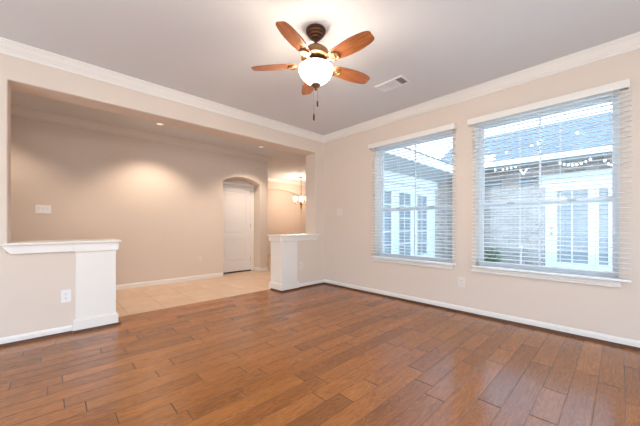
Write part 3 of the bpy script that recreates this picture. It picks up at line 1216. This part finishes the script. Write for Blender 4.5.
roof('roof_court', 'slate blue shingle roof across the courtyard', [(5.26, 2.84), (7.66, 4.28), (7.66, 4.18), (5.30, 2.76)], 'x', -0.5, 12.0, M_SHING,
     ([(5.235, 2.725), (5.26, 2.725), (5.26, 2.845), (5.235, 2.845)], [(5.26, 2.735), (5.9, 2.735), (5.9, 2.755), (5.26, 2.755)]), '')
roof('roof_wing', 'low grey roof edge of the house wing', [(0.40, 2.86), (-4.5, 4.0), (-4.5, 3.9), (0.36, 2.80)], 'y', 0.35, 5.235, M_SHING,
     ([(0.40, 2.625), (0.425, 2.625), (0.425, 2.85), (0.40, 2.85)], [(0.40, 2.63), (0.40, 2.645), (0.0, 2.40), (0.0, 2.38)], [(0.395, 2.85), (0.445, 2.85), (0.445, 2.875), (0.395, 2.875)]), '')
# cornice board between the wing doors and the soffit
bm = bmesh.new()
box(bm, 0.0, 0.9, 2.13, 0.030, 4.75, 2.38)
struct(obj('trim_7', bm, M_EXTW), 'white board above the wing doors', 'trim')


def glazed_door(name, label, axis, c, u0, u1, z0, z1, glass, cols, rows, knob=None):
    """axis 'x': stands on the wall facing +x at x=c, u runs along y; axis 'y': wall facing -y at y=c, u runs along x"""
    f = (lambda a, b, w: (c + w, a, b)) if axis == 'x' else (lambda a, b, w: (a, c - w, b))
    d = root(name, f((u0 + u1) / 2, z0, 0), label, 'door')
    d['kind'] = 'structure'
    g0, g1, h0, h1 = glass
    bm = bmesh.new()
    for a in ((u0, z0, g0, z1), (g1, z0, u1, z1), (g0, z0, g1, h0), (g0, h1, g1, z1)):
        wbox(bm, f, a[0], a[1], 0.001, a[2], a[3], 0.045)
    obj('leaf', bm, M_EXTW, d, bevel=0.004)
    bm = bmesh.new()
    wbox(bm, f, g0, h0, 0.012, g1, h1, 0.020)
    p = obj('pane', bm, M_DGLASS, d)
    p['label'] = 'grey reflecting glass'
    bm = bmesh.new()
    for i in range(1, cols):
        a = g0 + (g1 - g0) * i / cols
        wbox(bm, f, a - 0.014, h0, 0.020, a + 0.014, h1, 0.036)
    for j in range(1, rows):
        b = h0 + (h1 - h0) * j / rows
        wbox(bm, f, g0, b - 0.013, 0.0205, g1, b + 0.013, 0.0355)
    if cols * rows > 1:
        obj('muntin', bm, M_EXTW, d)
    if knob:
        for zz, rr in ((1.02, 0.028), (0.87, 0.032)):
            bm = bmesh.new()
            px_, pz_ = knob, zz
            sphere(bm, f(px_, pz_, 0.075), rr, seg=14)
            tube(bm, [f(px_, pz_, 0.045), f(px_, pz_, 0.08)], 0.014, 10)
            obj('knob', bm, M_STEEL, d, smooth=True)
    return d


glazed_door('door_2', 'white glazed door on the wing nearest the house', 'x', 0.0, 1.12, 2.38, -0.06, 2.11, (1.62, 2.21, 0.30, 1.90), 2, 5)
glazed_door('door_3', 'middle white glazed door on the wing', 'x', 0.0, 2.385, 3.30, -0.06, 2.11, (2.555, 3.118, 0.30, 1.90), 2, 5)
glazed_door('door_4', 'farthest white glazed door on the wing', 'x', 0.0, 3.305, 4.55, -0.06, 2.11, (3.488, 4.035, 0.28, 1.90), 2, 5)
glazed_door('door_5', 'white glazed door in the far brick wall with dark knobs', 'y', 5.9, 2.44, 3.40, -0.06, 2.10, (2.68, 3.27, 0.14, 1.98), 2, 1, 2.575)
glazed_door('door_6', 'narrow white sidelight beside the far door', 'y', 5.9, 3.405, 4.10, -0.06, 2.10, (3.46, 3.62, 0.14, 1.98), 1, 1)
bm = bmesh.new()
box(bm, 2.36, 5.865, 2.10, 4.18, 5.90, 2.42)
struct(obj('trim_8', bm, M_EXTW), 'white header board over the far glazed door', 'trim')

# louvred vents under the far eave
for lab, x0_, x1_ in (('dark louvred vent under the far eave nearer the wing', 0.92, 1.40), ('dark louvred vent under the far eave nearer the far door', 1.84, 2.24)):
    r = root('wall_vent', ((x0_ + x1_) / 2, 5.9, 2.22), lab, 'vent', 'vents under the far eave')
    bm = bmesh.new()
    box(bm, x0_, 5.885, 2.20, x1_, 5.899, 2.42)
    obj('backing', bm, M_DUCT, r)
    bm = bmesh.new()
    for k in range(4):
        zz = 2.22 + k * 0.052
        prism(bm, [(5.885, zz + 0.03), (5.862, zz), (5.862, zz + 0.006), (5.885, zz + 0.036)], 'x', x0_, x1_)
    obj('louver', bm, M_SOFFIT, r)

# string lights along the far eave and crossing the courtyard


def string_light(label, pts_w, bulbs):
    r = root('string_light', pts_w[0], label, 'string lights', 'outdoor string lights')
    bm = bmesh.new()
    tube(bm, pts_w, 0.005, 6)
    obj('wire', bm, M_WIRE, r)
    for p in bulbs:
        bm = bmesh.new()
        lathe(bm, [(0.0, p[2] - 0.002), (0.010, p[2] - 0.004), (0.011, p[2] - 0.026), (0.0, p[2] - 0.028)], p[0], p[1], 10)
        s = obj('bulb_socket', bm, M_WIRE, r)
        bm = bmesh.new()
        sphere(bm, (p[0], p[1], p[2] - 0.048), 0.023, 1, 1, 1.15, 12)
        obj('bulb', bm, M_BULB, s, smooth=True)
    return r


def festoon(x0_, x1_, y, ztop, sag, n):
    return [(x0_ + (x1_ - x0_) * k / n, y, ztop - sag * 4 * (k / n) * (1 - k / n)) for k in range(n + 1)]


A = festoon(1.25, 2.00, 5.20, 2.70, 0.05, 8)
B = festoon(2.00, 2.17, 5.20, 2.68, 0.20, 6)
string_light('short festoon of bulbs under the far eave above the brick', A + B[1:], [A[2], A[4], A[5], A[6], A[7], B[1], B[2], B[3], B[4], B[5]])
A = festoon(2.74, 3.42, 5.20, 2.70, 0.15, 9)
B = festoon(3.52, 3.86, 5.20, 2.70, 0.24, 6)
string_light('sagging festoon of bulbs above the far glazed door', A + B, A[1:9] + B[1:5])
A = [(0.43, 4.35, 2.74), (1.20, 4.32, 2.83), (1.55, 4.30, 2.86), (1.92, 4.28, 2.90), (2.42, 4.25, 2.95), (2.55, 4.24, 2.965), (3.2, 4.2, 3.05), (3.9, 4.15, 3.15), (5.2, 4.1, 3.3)]
string_light('strand of bulbs crossing over the courtyard before the roof', A, A[1:8])

# standpipe and shrubs by the far wall
p = root('standpipe', (1.916, 5.72, -0.12), 'white water pipe standing against the far brick wall', 'pipe')
bm = bmesh.new()
tube(bm, [(1.916, 5.78, -0.12), (1.916, 5.78, 0.42)], 0.022, 10)
obj('pipe', bm, M_EXTW, p)
bm = bmesh.new()
sphere(bm, (1.916, 5.78, 0.47), 0.06, 1, 1, 0.8, 12)
tube(bm, [(1.916, 5.78, 0.47), (1.916, 5.70, 0.46)], 0.016, 8)
obj('tap_head', bm, M_EXTW, p, smooth=True)


def shrub(label, x, y, rad, h, n, seed):
    rn = random.Random(seed)
    r = root('shrub', (x, y, -0.12), label, 'shrub', 'courtyard shrubs')
    bm = bmesh.new()
    for k in range(5):
        a = k * 1.256
        tube(bm, [(x, y, -0.12), (x + rad * .3 * math.cos(a), y + rad * .3 * math.sin(a), h * .45), (x + rad * .55 * math.cos(a), y + rad * .55 * math.sin(a), h * .8)], [0.012, 0.008, 0.004], 6)
    obj('stem', bm, M_SHOE, r)
    bm = bmesh.new()
    for k in range(n):
        th, ph = rn.uniform(0, 2 * PI), math.acos(rn.uniform(-0.9, 1))
        q = rn.uniform(0.45, 1.0)
        c = Vector((x + rad * q * math.sin(ph) * math.cos(th), y + rad * q * math.sin(ph) * math.sin(th), -0.12 + h * .55 + h * .45 * q * math.cos(ph)))
        L_ = rn.uniform(0.05, 0.09)
        d1 = Vector((rn.uniform(-1, 1), rn.uniform(-1, 1), rn.uniform(-.3, 1))).normalized()
        d2 = d1.cross(Vector((rn.uniform(-1, 1), rn.uniform(-1, 1), rn.uniform(-1, 1)))).normalized() * L_ * 0.3
        V = [bm.verts.new(c), bm.verts.new(c + d1 * L_ * .5 + d2), bm.verts.new(c + d1 * L_), bm.verts.new(c + d1 * L_ * .5 - d2)]
        bm.faces.new(V)
    obj('foliage', bm, M_LEAF, r)
    return r


shrub('green shrub at the foot of the far brick wall', 1.25, 5.50, 0.28, 0.55, 380, 1)
shrub('small dark shrub by the corner of the wing', 0.55, 5.30, 0.20, 0.60, 260, 2)
